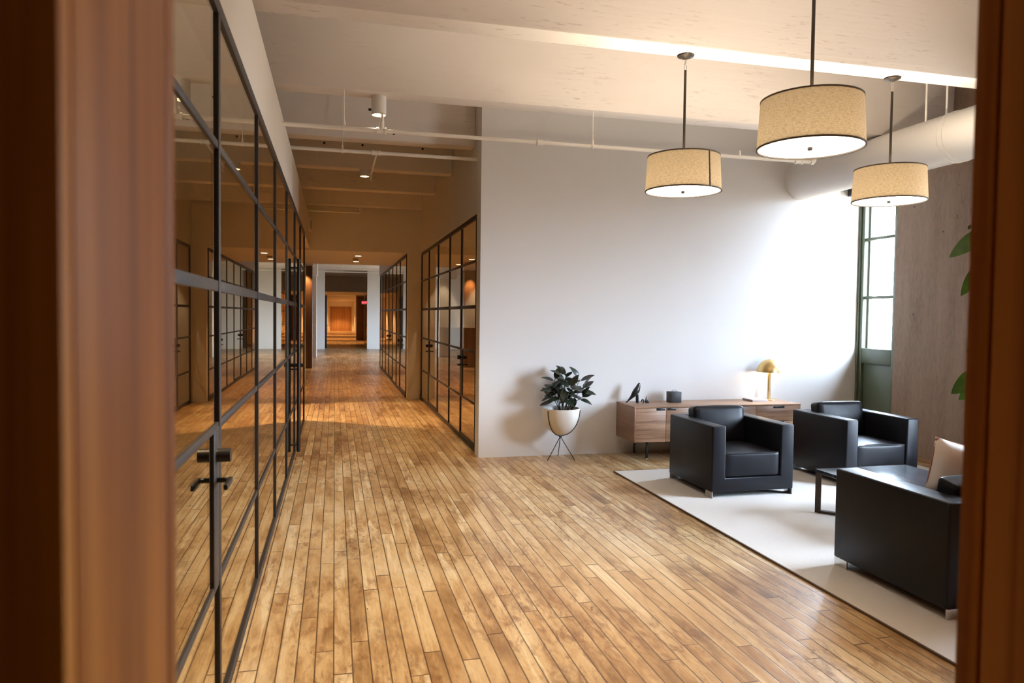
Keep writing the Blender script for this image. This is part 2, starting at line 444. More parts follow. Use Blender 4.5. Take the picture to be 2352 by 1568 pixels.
# left side above and beyond the glass
struct('wall_left_header', B(XL-0.14, XL, 0.85, 13.78, 2.785, 3.30), M_SAND, smooth=0)
struct('ceiling_meeting_room', B(-4.4, XL-0.14, 0.85, 13.78, 3.18, 3.30), M_WALL, smooth=0)
struct('wall_left_far', B(-0.80, -0.66, 13.78, 17.35, 0, 2.76), M_BEIGE, smooth=0)
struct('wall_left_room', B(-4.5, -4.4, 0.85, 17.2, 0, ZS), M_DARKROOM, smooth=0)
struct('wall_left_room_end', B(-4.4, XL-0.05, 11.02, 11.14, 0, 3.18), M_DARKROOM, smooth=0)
struct('wall_left_passage', B(-4.4, -0.66, 13.66, 13.78, 0, 3.18), M_BEIGE, smooth=0)
# room behind the right partition
struct('wall_right_room_back', B(3.6, XR, 13.62, 13.78, 0, ZS), M_WALL, smooth=0)
struct('ceiling_right_room', B(XP+0.12, XR, YW+0.22, 13.62, 2.90, 3.02), M_WALL, smooth=0)

# door lining the camera looks through
def board(name, x0, x1, y0, y1, z1=4.2):
    struct(name, B(x0, x1, y0, y1, 0, z1, bev=0.004), M_JAMB)
board('trim_1', -0.20, -0.170, 0.814, 0.854)
board('trim_2', -0.20, -0.170, 0.5415, 0.810)
board('trim_3', -0.31, -0.1705, 0.5175, 0.5405)
board('trim_4', 0.893, 0.923, 0.818, 0.854)
board('trim_5', 0.893, 0.923, 0.5415, 0.812)
board('trim_6', 0.8935, 1.033, 0.5175, 0.5405)
struct('trim_7', B(-0.17, 0.893, 0.541, 0.854, 2.78, 2.81), M_JAMB, smooth=0)
struct('wall_front', B(-4.5, -0.20, 0.541, 0.85, 0, ZS), M_JAMB, smooth=0)
struct('wall_front_right', B(0.923, XR, 0.541, 0.85, 0, ZS), M_JAMB, smooth=0)
struct('wall_front_header', B(-0.20, 0.923, 0.541, 0.85, 2.81, ZS), M_JAMB, smooth=0)
struct('wall_back', B(-3, 4, -3.2, -3.0, 0, ZS), M_JAMB, smooth=0)
struct('wall_back_left', B(-3.1, -3, -3.0, 0.517, 0, ZS), M_WALL, smooth=0)
struct('wall_back_right', B(4, 4.1, -3.0, 0.517, 0, ZS), M_WALL, smooth=0)

# outer wall: concrete piers, a big window and the narrow glazed one by the end wall
WIN = (3.25, 4.80, 0.45, 2.70)
struct('wall_right', B(XR, XR+0.3, 4.80, 7.20, 0, ZS), M_CONC, smooth=0)
struct('wall_right_near', B(XR, XR+0.3, 0.12, 3.25, 0, ZS), M_CONC, smooth=0)
struct('wall_right_sill', B(XR, XR+0.3, 3.25, 4.80, 0, 0.45), M_CONC, smooth=0)
struct('wall_right_head', B(XR, XR+0.3, 3.25, 4.80, 2.70, ZS), M_CONC, smooth=0)
struct('wall_right_head_narrow', B(XR, XR+0.3, 7.20, YW+0.22, 3.36, ZS), M_CONC, smooth=0)
struct('wall_right_far', B(XR, XR+0.3, YW+0.22, 19.5, 0, ZS), M_WALL, smooth=0)

def green_window(name, y0, y1, z0, z1, ny, zrails, sill_panel=0.0):
    w = bpy.data.objects.new(name, None); COL.objects.link(w)
    w.location = (XR+0.10, (y0+y1)/2, z0); WORLD[name] = Matrix.Translation(w.location); w['kind'] = 'structure'
    f = 0.075; xa, xb = XR+0.035, XR+0.125
    bm = bmesh.new()
    box(bm, xa, xb, y0, y0+f, z0, z1, .008); box(bm, xa, xb, y1-f, y1, z0, z1, .008)
    box(bm, xa, xb, y0+f, y1-f, z1-f, z1, .008); box(bm, xa, xb, y0+f, y1-f, z0, z0+f, .008)
    if sill_panel:
        box(bm, xa, xb, y0+f, y1-f, sill_panel-0.20, sill_panel-0.01, .008)
    obj('window_frame', bm, M_GREEN, w)
    # outer casing moulding on both sides
    bm = bmesh.new()
    for q in (0.0, 0.02):
        pass
    box(bm, XR+0.012, XR+0.05, y1-0.03, y1, z0, z1, .006); box(bm, XR+0.012, XR+0.05, y0, y0+0.03, z0, z1, .006)
    box(bm, xb-0.02, XR+0.16, y1-0.10, y1-0.06, z0, z1, .006)
    obj('window_casing', bm, M_GREEN, w)
    zb = sill_panel if sill_panel else z0+f
    for z in zrails:
        obj('muntin', B(xa+0.02, xb-0.02, y0+f, y1-f, z-0.018, z+0.018, .004), M_GREEN, w)
    for k in range(1, ny):
        y = y0+(y1-y0)*k/ny
        obj('mullion', B(xa+0.01, xb-0.01, y-0.022, y+0.022, zb, z1-f, .005), M_GREEN, w)
    obj('window_glass', B(XR+0.075, XR+0.083, y0+f-0.01, y1-f+0.01, zb-0.01, z1-f+0.01), M_WGLASS, w, smooth=0)
    if sill_panel:
        obj('lower_panel', B(XR+0.075, XR+0.11, y0+f, y1-f, z0+f, sill_panel-0.20, .004), M_GREEN, w)
green_window('window_1', 7.20, 7.85, 0.0, 3.36, 1, (1.885, 2.62), 1.255)
green_window('window_2', WIN[0], WIN[1], WIN[2], WIN[3], 2, (1.02, 1.58, 2.14))

# skirting at the concrete wall
struct('baseboard_right', B(XR-0.015, XR, 0.86, 7.20, 0, 0.045, .003), plain('wood_quarter_round', (0.30, 0.16, 0.07), 0.5))

# ------------------------------------------------------------------ black-framed glass partitions
RAILS = (1.165, 1.70, 2.235)
def handle(door, xw, y, side, dirn):
    """lever and deadbolt on the lock block; side = +1/-1 room side, lever points along dirn in y"""
    for s in (1, -1):
        bm = bmesh.new()
        tube(bm, [(xw, y, 1.06), (xw+s*0.062, y, 1.06)], 0.026, 20)
        obj('deadbolt', bm, M_BLACK, door)
        bm = bmesh.new()
        tube(bm, [(xw, y, 0.965), (xw+s*0.012, y, 0.965)], 0.026, 20)
        tube(bm, [(xw, y, 0.965), (xw+s*0.060, y, 0.965)], 0.010, 12)
        box(bm, xw+s*0.060-0.008, xw+s*0.060+0.008, min(y-0.012*dirn, y+0.125*dirn), max(y-0.012*dirn, y+0.125*dirn), 0.954, 0.976, .005)
        obj('lever_handle', bm, M_BLACK, door)

def partition(xw, ys, z1, label, doors=(), thick=(), name='glass_partition', lowrail=0.56, pull=None, t=0.030):
    g = thing(name, label, 'partition', (xw, ys[0], 0))
    h = t/2
    ztop = z1
    obj('head_rail', B(xw-h, xw+h, ys[0], ys[-1], ztop-0.055, ztop, .004), M_STEEL, g)
    obj('bottom_rail', B(xw-h, xw+h, ys[0], ys[-1], 0.002, 0.050, .004), M_STEEL, g)
    for i, y in enumerate(ys):
        w = 0.042 if (i in thick or i in (0, len(ys)-1)) else 0.018
        ya = y-w/2
        if i == 0: ya = y
        if i == len(ys)-1: ya = y-w
        obj('post', B(xw-h, xw+h, ya, ya+w, 0.05, ztop-0.055, .004), M_STEEL, g)
    for i, (a, b) in enumerate(zip(ys, ys[1:])):
        d = [q for q in doors if q[0] == i]
        par = g
        if d:
            par = obj('door', B(xw-h+.004, xw+h-.004, a+0.02, b-0.02, 0.052, 0.09, .003), M_STEEL, g)
            side = d[0][1]
            yl = b-0.075 if side > 0 else a+0.075
            obj('lock_block', B(xw-h+.002, xw+h-.002, yl-0.065, yl+0.065, lowrail, RAILS[0], .004), M_STEEL, par)
            handle(par, xw, yl, 1, -side)
        for z in (lowrail,)+RAILS:
            w = 0.042 if z == 1.70 else 0.030
            obj('glazing_bar', B(xw-h+.004, xw+h-.004, a+0.012, b-0.012, z-w/2, z+w/2, .003), M_STEEL, par)
        obj('glass_pane', B(xw-0.004, xw+0.004, a+0.010, b-0.010, 0.045, ztop-0.05), M_GLASS, par, smooth=0)
    if pull is not None:
        for s in (1, -1):
            bm = bmesh.new()
            x = xw+s*0.056
            tube(bm, [(x, pull, 0.06), (x, pull, 2.20)], 0.020, 16)
            obj('pull_bar', bm, M_BLACK, g)
            for z in (0.14, 0.98, 2.10):
                obj('pull_standoff', T([(xw, pull, z), (x, pull, z)], 0.010, 12), M_BLACK, g)
        obj('thumb_turn', T([(xw-0.11, pull+0.06, 1.02), (xw+0.11, pull+0.06, 1.02)], 0.020, 16), M_BLACK, g)
    return g

partition(XL, [0.86, 1.90, 2.95, 4.37, 5.67, 7.00, 8.38, 9.70, 10.95], 2.785,
          'black-framed glass partition with long vertical pull bars, filling the left side', doors=((1, 1),), thick=(2, 6), pull=8.26)
partition(XP+0.03, [8.08, 8.20, 9.21, 10.19, 11.38, 12.52, 13.61], 2.772,
          'black-framed glass partition beside the corner of the white lounge wall', doors=((1, 1), (4, 1)), thick=(2, 4))
partition(1.336, [13.80, 15.2, 16.1, 17.2, 18.4, 19.6, 20.8, 22.0], 2.76,
          'black-framed glass partition farther down the corridor beyond the beige pier', doors=((0, 1), (3, 1)), thick=(1, 4))
struct('wall_partition_header_far', B(1.30, 1.42, 17.35, 22.0, 2.762, ZS), M_WALL, smooth=0)

# office behind the far partition and the second lounge
struct('wall_right_far_room', B(4.6, 4.7, 13.78, 22, 0, ZS), M_WALL, smooth=0)
struct('wall_right_far_room_end', B(1.45, 4.6, 22.0, 22.12, 0, ZS), M_WALL, smooth=0)
struct('ceiling_far_room', B(1.45, 4.6, 13.78, 22, 2.78, 2.9), M_WALL, smooth=0)
struct('wall_right_second', B(XR, XR+0.3, 19.5, 27.0, 0, ZS), M_WALL, smooth=0)
struct('wall_right_second_end', B(XR, XR+0.3, 29.0, 33.6, 0, ZS), M_WALL, smooth=0)
struct('wall_right_second_sill', B(XR, XR+0.3, 27.0, 29.0, 0, 0.5), M_WALL, smooth=0)
struct('wall_right_second_head', B(XR, XR+0.3, 27.0, 29.0, 2.8, ZS), M_WALL, smooth=0)
green_window('window_3', 27.0, 29.0, 0.5, 2.8, 2, (1.4, 2.3))
struct('wall_second_end', B(1.444, XR, 33.5, 33.7, 0, ZS), M_WALL, smooth=0)
struct('wall_second_end_left', B(-1.6, -0.437, 33.5, 33.7, 0, ZS), M_WALL, smooth=0)
struct('wall_left_second', B(-6.1, -6.0, 17.2, 33.6, 0, ZS), M_WALL, smooth=0)
struct('wall_left_second_end', B(-6.0, -1.6, 33.5, 33.7, 0, ZS), M_WALL, smooth=0)
struct('wall_left_second_near', B(-6.0, -0.80, 17.2, 17.35, 0, ZS), M_WALL, smooth=0)
# third stretch of corridor
struct('wall_third_left', B(-0.75, -0.60, 33.7, 69, 0, ZS), M_BEIGE, smooth=0)
struct('wall_third_right', B(1.75, 1.9, 33.7, 69, 0, ZS), M_BEIGE, smooth=0)
struct('wall_third_lintel', B(-0.60, 1.75, 39.0, 39.2, 2.76, ZS), M_BEIGE, smooth=0)
struct('ceiling_third', B(-0.60, 1.75, 39.2, 69, 2.76, 2.9), M_BEIGE, smooth=0)
struct('wall_third_end', B(-0.75, 1.9, 69, 69.2, 0, 2.9), M_BEIGE, smooth=0)
struct('door_1', B(-0.42, 1.52, 68.93, 69.0, 0, 2.25, .01), M_ENDWOOD)
bm = bmesh.new(); box(bm, -0.44, -0.36, 34.0, 35.2, 0, 2.45, .01)
d2 = struct('door_2', bm, M_BLACK)
t = T([(-0.37, 35.0, 1.05), (-0.25, 35.0, 1.05), (-0.25, 35.12, 1.05)], 0.012, 10); obj('door_handle', t, M_BLACK, d2)
partition(1.60, [33.75, 35.4, 37.0, 38.6, 40.2], 2.6, 'black-framed glass partition under the red exit sign far down the corridor', doors=((1, 1),), thick=(2,))

# columns on the left of the second lounge
for (x0, x1, y0, y1, z1, lab, m) in ((-1.05, -0.635, 21.6, 22.1, ZS, 'brown column with a warm light scallop, nearest on the left of the corridor', M_BROWN),
                                     (-1.05, -0.645, 27.0, 27.5, ZS, 'slim beige column between the brown column and the white pier', M_BEIGE)):
    c = thing('column', lab, 'column', ((x0+x1)/2, (y0+y1)/2, 0))
    obj('shaft', B(x0, x1, y0, y1, 0, 2.98, .01), m, c)
    obj('capital', B(x0-0.25, x1+0.03, y0-0.06, y1+0.06, 2.98, z1, .012), M_WALL, c)
c = thing('column', 'dark brown column far down the corridor beside the orange end door', 'column', (1.42, 45.3, 0))
obj('shaft', B(1.28, 1.74, 45.0, 45.6, 0, 2.70, .01), M_BROWN, c); obj('capital', B(1.25, 1.749, 44.95, 45.65, 2.70, 2.759, .01), M_BEIGE, c)

# ------------------------------------------------------------------ camera
cam = bpy.data.cameras.new('camera'); co = bpy.data.objects.new('camera', cam); COL.objects.link(co)
F, YAW, PITCH, ROLL = 1643.57, 0.243005, -0.0357695, 0.0121817
f = Vector((math.sin(YAW)*math.cos(PITCH), math.cos(YAW)*math.cos(PITCH), math.sin(PITCH)))
r = Vector((math.cos(YAW), -math.sin(YAW), 0)); u = r.cross(f)
r2 = math.cos(ROLL)*r+math.sin(ROLL)*u; u2 = -math.sin(ROLL)*r+math.cos(ROLL)*u
co.matrix_world = Matrix(((r2.x, u2.x, -f.x, 0), (r2.y, u2.y, -f.y, 0), (r2.z, u2.z, -f.z, 1.6), (0, 0, 0, 1)))
cam.sensor_width = 36; cam.lens = F/2352*36; cam.clip_start = 0.02; cam.clip_end = 200
cam.dof.use_dof = True; cam.dof.focus_distance = 6.2; cam.dof.aperture_fstop = 3.2
sc.camera = co

# ------------------------------------------------------------------ pendants
WARM = (1.0, 0.82, 0.60)
def light(kind, name, loc, energy, color, **k):
    l = bpy.data.lights.new(name, kind); l.energy = energy; l.color = color
    for a, v in k.items(): setattr(l, a, v)
    o = bpy.data.objects.new(name, l); COL.objects.link(o); o.location = loc
    return o

def pendant(loc, z_bot, z_top, rb, rt, ztop_rod, label, seam_deg):
    x, y = loc
    g = thing('pendant_lamp', label, 'pendant lamp', (x, y, z_bot), 'drum pendant lamps')
    th = 0.004
    bm = bmesh.new(); lathe(bm, [(rb, z_bot), (rt, z_top), (rt-th, z_top), (rb-th, z_bot)], (x, y, 0), 96, close=True)
    sh = obj('lamp_shade', bm, M_LINEN, g, 40)
    for zz, rr in ((z_bot, rb), (z_top, rt)):
        bm = bmesh.new()
        lathe(bm, [(rr+.002, zz-.004), (rr+.002, zz+.005), (rr-.006, zz+.005), (rr-.006, zz-.004)], (x, y, 0), 96, close=True)
        obj('trim_ring', bm, M_SEAM, sh)
    bm = bmesh.new(); a = math.radians(seam_deg); n = 3; vs = []
    for zz, rr in ((z_bot+.004, rb+.0015), (z_top-.004, rt+.0015)):
        vs.append([bm.verts.new((x+rr*math.cos(a+(k/n-.5)*.05), y+rr*math.sin(a+(k/n-.5)*.05), zz)) for k in range(n+1)])
    for k in range(n): bm.faces.new((vs[0][k], vs[0][k+1], vs[1][k+1], vs[1][k]))
    ext = bmesh.ops.solidify(bm, geom=bm.faces[:], thickness=0.002)
    obj('seam_tape', bm, M_SEAM, sh)
    bm = bmesh.new(); lathe(bm, [(0, z_bot+.004), (rb-.008, z_bot+.004), (rb-.008, z_bot+.010), (0, z_bot+.010)], (x, y, 0), 96)
    obj('diffuser', bm, M_DIFF, g)
    bm = bmesh.new(); lathe(bm, [(0, z_bot-.014), (.012, z_bot-.013), (.014, z_bot-.006), (.014, z_bot+.004), (0, z_bot+.004)], (x, y, 0), 24)
    obj('finial', bm, M_ROD, g)
    obj('stem', T([(x, y, z_bot+.010), (x, y, ztop_rod-.11)], 0.0095, 14), M_ROD, g)
    bm = bmesh.new()
    for q in range(3):
        aa = 2*PI*q/3
        tube(bm, [(x, y, z_top-.02), (x+(rt-.003)*math.cos(aa), y+(rt-.003)*math.sin(aa), z_top-.006)], 0.003, 8)
    obj('spider', bm, M_ROD, g)
    bm = bmesh.new()
    pts = [(x+.010*math.cos(q*PI/6), y, ztop_rod-.088+.024*math.sin(q*PI/6)) for q in range(13)]
    tube(bm, pts, .003, 8, caps=False); obj('loop', bm, M_CHROME, g)
    pts = [(x, y+.009*math.cos(q*PI/6), ztop_rod-.050+.020*math.sin(q*PI/6)) for q in range(13)]
    bm = bmesh.new(); tube(bm, pts, .003, 8, caps=False); obj('loop', bm, M_CHROME, g)
    bm = bmesh.new(); lathe(bm, [(0, ztop_rod-.032), (.012, ztop_rod-.030), (.060, ztop_rod-.010), (.065, ztop_rod), (0, ztop_rod)], (x, y, 0), 32)
    obj('canopy', bm, M_ROD, g)
    light('POINT', 'pendant_bulb', (x, y, z_bot+0.16), PEND_W, WARM, shadow_soft_size=0.055)
    return g
PEND_W = 70
pendant((2.526, 4.93), 2.545, 2.802, 0.279, 0.264, ZB, 'left linen drum pendant with a dark seam down its shade', -75)
pendant((2.526, 3.453), 2.539, 2.796, 0.279, 0.264, ZS, 'nearest and largest-looking linen drum pendant, in the middle', 120)
pendant((4.351, 4.93), 2.562, 2.819, 0.279, 0.264, ZB, 'linen drum pendant hanging in front of the white duct', 100)

# ------------------------------------------------------------------ duct, sprinkler pipes, downlights
DX, DZ, DR = 5.63, 3.315, 0.232
g = thing('air_duct', 'fat round white ventilation duct under the ceiling at the right', 'duct', (DX, 4.4, DZ))
bm = bmesh.new(); tube(bm, [(DX, 0.87, DZ), (DX, YW-.001, DZ)], DR, 64); obj('duct_pipe', bm, M_DUCT, g, 40)
for y in (5.50, 5.56, 2.6):
    bm = bmesh.new(); tube(bm, [(DX, y-.008, DZ), (DX, y+.008, DZ)], DR+.007, 64); obj('bead', bm, M_DUCT, g)
for (x, y) in ((DX-.10, 5.82), (DX+.06, 5.74), (DX, 2.62)):
    obj('hanger_rod', T([(x, y, DZ+DR-.03), (x, y, ZS)], 0.010, 10), M_PIPE, g)

def pipe(name, label, y, z, x0, x1, tees, cups, rods, r0=0.020, r1=0.017, xs=0.4):
    g = thing(name, label, 'sprinkler pipe', (x0, y, z), 'white sprinkler pipes under the ceiling')
    obj('pipe_run', T([(x0, y, z), (xs, y, z)], r0, 16), M_PIPE, g)
    if x1 > xs: obj('pipe_run', T([(xs, y, z), (x1, y, z)], r1, 16), M_PIPE, g)
    for x in tees:
        bm = bmesh.new()
        tube(bm, [(x-.045, y, z), (x-.028, y, z), (x-.028, y, z), (x+.028, y, z), (x+.028, y, z), (x+.045, y, z)], [.030, .030, .024, .024, .030, .030], 16)
        obj('tee', bm, M_PIPE, g)
    for x in cups:
        bm = bmesh.new(); tube(bm, [(x-.03, y, z), (x+.03, y, z)], .025, 16); obj('coupling', bm, M_PIPE, g)
    for x, zt in rods:
        bm = bmesh.new(); tube(bm, [(x, y, z), (x, y, zt)], .0045, 8); tube(bm, [(x, y, z+.012), (x, y, z+.06)], .011, 10)
        tube(bm, [(x-.01, y, z), (x+.01, y, z)], .026, 16)
        obj('hanger_rod', bm, M_PIPE, g)
    return g
yp = 6.475
g = pipe('sprinkler_pipe', 'long white sprinkler pipe crossing in front of the end wall, with an elbow', yp, 3.217, -4.3, 4.775,
         (0.395, 4.605), (1.85,), ((0.074, ZB), (2.37, ZB)))
bm = bmesh.new()      # upright head on the tee
tube(bm, [(0.395, yp, 3.217), (0.395, yp, 3.28), (0.402, yp, 3.295), (0.402, yp, 3.335)], [.024, .024, .016, .014], 14)
tube(bm, [(0.402, yp, 3.335), (0.402, yp, 3.37)], [.009, .009], 10); tube(bm, [(0.402, yp, 3.37), (0.402, yp, 3.374)], .024, 16)
obj('sprinkler_head', bm, M_PIPE, g)
bm = bmesh.new(); tube(bm, [(4.745, yp, 3.217), (4.775, yp, 3.219), (4.787, yp, 3.232), (4.79, yp, 3.29)], [.026, .026, .024, .022], 14); obj('elbow', bm, M_PIPE, g)
bm = bmesh.new(); tube(bm, [(3.93, yp, 3.217), (3.93, yp, 3.28)], .012, 10); obj('sprinkler_head', bm, M_PIPE, g)
yq, zq = 8.10, 3.378
g = pipe('sprinkler_pipe', 'second white sprinkler pipe, ending at the wall above the right glass partition', yq, zq, -4.3, XP, (0.44,), (), ((0.075, ZS),), r0=.020, xs=XP)
bm = bmesh.new(); tube(bm, [(0.44, yq, zq), (0.44, 9.28, zq), (0.44, 9.31, zq-.01), (0.44, 9.32, zq-.055)], .015, 12); obj('branch_pipe', bm, M_PIPE, g)
bm = bmesh.new(); tube(bm, [(0.44, 9.32, zq-.055), (0.44, 9.32, zq-.075)], .010, 10); tube(bm, [(0.44, 9.32, zq-.078), (0.44, 9.32, zq-.075)], .020, 14); obj('sprinkler_head', bm, M_PIPE, g)
g = pipe('sprinkler_pipe', 'short white sprinkler pipe farthest back, below the last beam', 13.0, 3.39, -4.3, 0.435, (), (), ((-0.12, ZS),), r0=.016, xs=0.435)
bm = bmesh.new(); tube(bm, [(0.425, 13.0, 3.39), (0.425, 13.0, 3.47), (0.425, 13.0, 3.48)], [.014, .014, .02], 10); obj('sprinkler_head', bm, M_PIPE, g)
g = pipe('sprinkler_pipe', 'white sprinkler pipe crossing the second lounge in the far distance', 30.0, 3.30, -5.9, 6.4, (0.3,), (), ((0.3, ZS),), xs=0.3)

def can(x, y, z0, z1, label):
    g = thing('downlight', label, 'ceiling light', (x, y, z1), 'white cylinder downlights')
    R_ = 0.066
    bm = bmesh.new(); lathe(bm, [(0, z1), (R_, z1), (R_, z0), (R_-.006, z0), (R_-.010, z0+.055), (0, z0+.055)], (x, y, 0), 40); obj('housing', bm, M_PLASTICW, g)
    bm = bmesh.new(); lathe(bm, [(0, z0+.048), (R_-.012, z0+.048), (R_-.012, z0+.054), (0, z0+.054)], (x, y, 0), 32); obj('lens', bm, M_LAMPON, g)
    spot((x, y, z0+.040), CAN_W*(1.7 if 0 < y < 5 else 0.16 if y < 0 else 1.0), 84 if y > 0 else 150, .7, (1.0, .76, .47), soft=.03)
def spot(loc, e, size=100, blend=0.6, col=(1.0, 0.52, 0.20), tilt=None, soft=0.04):
    o = light('SPOT', 'downlight_beam', loc, e, col, spot_size=math.radians(size), spot_blend=blend, shadow_soft_size=soft)
    if tilt: o.rotation_euler = tilt
    return o
CAN_W = 230
can(0.378, 6.60, 3.385, ZB, 'white cylinder downlight hanging from the beam nearest to the camera')
can(0.378, 3.18, 3.385, ZB, 'white cylinder downlight on the beam above the view, just inside the doorway')
can(0.40, -1.30, 4.09, ZS, 'added cylinder lamp, unseen behind the camera, brightening the door casing')  # lamp added out of view to lift the dark casing boards
can(0.385, 9.96, 3.46, ZB, 'white cylinder downlight farther back, above the branch pipe end')

for (x, y, lab) in ((0.45, 14.62, 'nearer round recessed light in the low corridor ceiling'), (0.453, 16.2, 'farther round recessed light in the low corridor ceiling')):
    g = thing('recessed_downlight', lab, 'ceiling light', (x, y, 2.76), 'recessed corridor lights')
    bm = bmesh.new(); lathe(bm, [(0.062, 2.752), (0.075, 2.752), (0.075, 2.760), (0.062, 2.760)], (x, y, 0), 32, close=True); obj('trim_ring', bm, M_PLASTICW, g)
    bm = bmesh.new(); lathe(bm, [(0, 2.754), (0.061, 2.754), (0.061, 2.760), (0, 2.760)], (x, y, 0), 32); obj('lens', bm, M_LAMPON, g)
    spot((x, y, 2.75), 150, 92, 0.5)
bm = bmesh.new(); lathe(bm, [(0, 2.715), (.05, 2.72), (.062, 2.745), (.062, 2.76), (0, 2.76)], (0.42, 15.4, 0), 28)
tag(obj('smoke_detector', bm, plain('tan_plastic', (0.45, 0.33, 0.22), 0.5)), 'small smoke detector between the two recessed corridor lights', 'smoke detector', loc=(0.42, 15.4, 2.76))

g = thing('wall_speaker', 'small white wall device high on the left wall near the corridor soffit', 'speaker', (XL, 12.9, 3.12))
obj('back_box', B(XL, XL+.035, 12.72, 13.08, 3.03, 3.22, .01), M_PLASTICW, g)
obj('grille', B(XL+.035, XL+.040, 12.76, 13.04, 3.06, 3.19, .002), M_BLACK, g)

# exit sign
g = thing('exit_sign', 'small lit red exit sign far down the corridor', 'exit sign', (1.42, 36.0, 2.08))
obj('sign_housing', B(1.28, 1.56, 36.0, 36.05, 2.07, 2.25, .01), M_PLASTICW, g)
obj('hanging_rod', T([(1.42, 36.02, 2.25), (1.42, 36.02, ZB)], .008, 8), M_PLASTICW, g)
cu = bpy.data.curves.new('exit_text', 'FONT'); cu.body = 'EXIT'; cu.size = 0.135; cu.align_x = 'CENTER'; cu.align_y = 'CENTER'; cu.extrude = 0.003
cu.materials.append(M_EXIT)
tmp = bpy.data.objects.new('tmp_text', cu); COL.objects.link(tmp)
me = bpy.data.meshes.new_from_object(tmp.evaluated_get(bpy.context.evaluated_depsgraph_get()))
bpy.data.objects.remove(tmp); bpy.data.curves.remove(cu)
to = bpy.data.objects.new('sign_letters', me); COL.objects.link(to)
to.parent = g; to.location = (0, -0.003, 0.08); to.rotation_euler = (PI/2, 0, 0)

# roller blind cassette at the narrow window
g = thing('roller_blind', 'black roller blind cassette at the top of the narrow green window', 'blind', (6.36, 7.80, 3.22))
obj('cassette', B(6.30, 6.42, 7.76, 7.845, 3.16, 3.30, .006), M_BLACK, g)
obj('bracket', B(6.30, 6.42, 7.752, 7.76, 3.15, 3.31, .003), M_CHROME, g)

# ------------------------------------------------------------------ rug
g = thing('area_rug', 'large cream wool rug under the black leather seating', 'rug', (4.6, 4.7, 0))
obj('rug_pile', B(2.808, 6.25, 2.30, 6.862, 0.001, 0.013, .004), M_RUG, g, smooth=0)
bm = bmesh.new()
for a in ((2.798, 2.812, 2.29, 6.87), (6.246, 6.26, 2.29, 6.87)):
    box(bm, a[0], a[1], a[2], a[3], 0.0005, 0.0125, .003)
for a in ((2.29, 2.304), (6.858, 6.872)):
    box(bm, 2.812, 6.246, a[0], a[1], 0.0005, 0.0125, .003)
obj('rug_binding', bm, M_RUGEDGE, g)
RZ = 0.0130

# ------------------------------------------------------------------ seating
def foot(par, x, y, sx, sy):
    bm = bmesh.new()
    ln, th, h = 0.115, 0.008, 0.060
    if sy > 0:
        box(bm, min(x, x+sx*th), max(x, x+sx*th), min(y, y+sy*ln), max(y, y+sy*ln), RZ, RZ+h, .001)
    else:
        box(bm, min(x, x+sx*ln), max(x, x+sx*ln), min(y, y+sy*th), max(y, y+sy*th), RZ, RZ+h, .001)
    obj('foot', bm, M_CHROME, par)

def seat(name, label, cat, x0, x1, y0, y1, n=1, arm=0.135, top=0.650, group=None, back_top=0.745, rz=0.0):
    """front faces -y; coordinates before rotation about the centre"""
    cx, cy = (x0+x1)/2, (y0+y1)/2
    g = thing(name, label, cat, (cx, cy, RZ), group)
    zb = RZ+0.050
    bm = bmesh.new()
    prism(bm, [(x0, zb), (x1, zb), (x1, top), (x1-arm, top), (x1-arm, 0.188), (x0+arm, 0.188), (x0+arm, top), (x0, top)], y0, y1, 'y', bev=.014, seg=4)
    obj('frame', bm, M_LEATHER, g)
    obj('backrest', B(x0+arm-.006, x1-arm+.006, y1-arm, y1-.001, 0.15, top, .014, 4), M_LEATHER, g)
    w = (x1-x0-2*arm)/n
    for k in range(n):
        xa = x0+arm+k*w
        bm = bmesh.new(); softbox(bm, xa+.003, xa+w-.003, y0+.010, y1-arm-.01, 0.188, 0.405, .022, (0, .006, .022), 12)
        c = obj('seat_cushion', bm, M_LEATHER, g)
        bm = bmesh.new()
        pts = [(xa+.018, y0+.008, .402), (xa+w-.018, y0+.008, .402)]
        tube(bm, pts, .0035, 8); obj('piping', bm, M_LEATHER, c)
        bm = bmesh.new()
        Mx = Matrix.Translation((xa+w/2, y1-arm-.085, 0.40)) @ Matrix.Rotation(math.radians(-11), 4, 'X')
        softbox(bm, -w/2+.006, w/2-.006, -.075, .075, 0, back_top-0.40, .030, (0, .016, .010), 12, Mx, .0015, k+3)
        obj('back_cushion', bm, M_LEATHER, g)
    for xx, sx in ((x0+.006, 1), (x1-.006, -1)):
        for yy, sy in ((y0+.004, 1), (y1-.004, -1)):
            foot(g, xx, yy, sx, sy)
    if rz: g.rotation_euler = (0, 0, rz)
    return g

A1 = seat('armchair', 'black leather cube armchair in front of the sideboard', 'armchair', 3.225, 4.045, 5.640, 6.470, group='black leather armchairs')
copy_thing(A1, (5.115, 6.190, RZ), 'black leather cube armchair by the concrete wall and green window')
SOF = seat('sofa', 'black leather sofa at the right edge, its end panel towards the camera', 'sofa', 3.155, 5.455, 3.075, 3.965, n=2, arm=0.165, top=0.640, back_top=0.72, rz=PI)

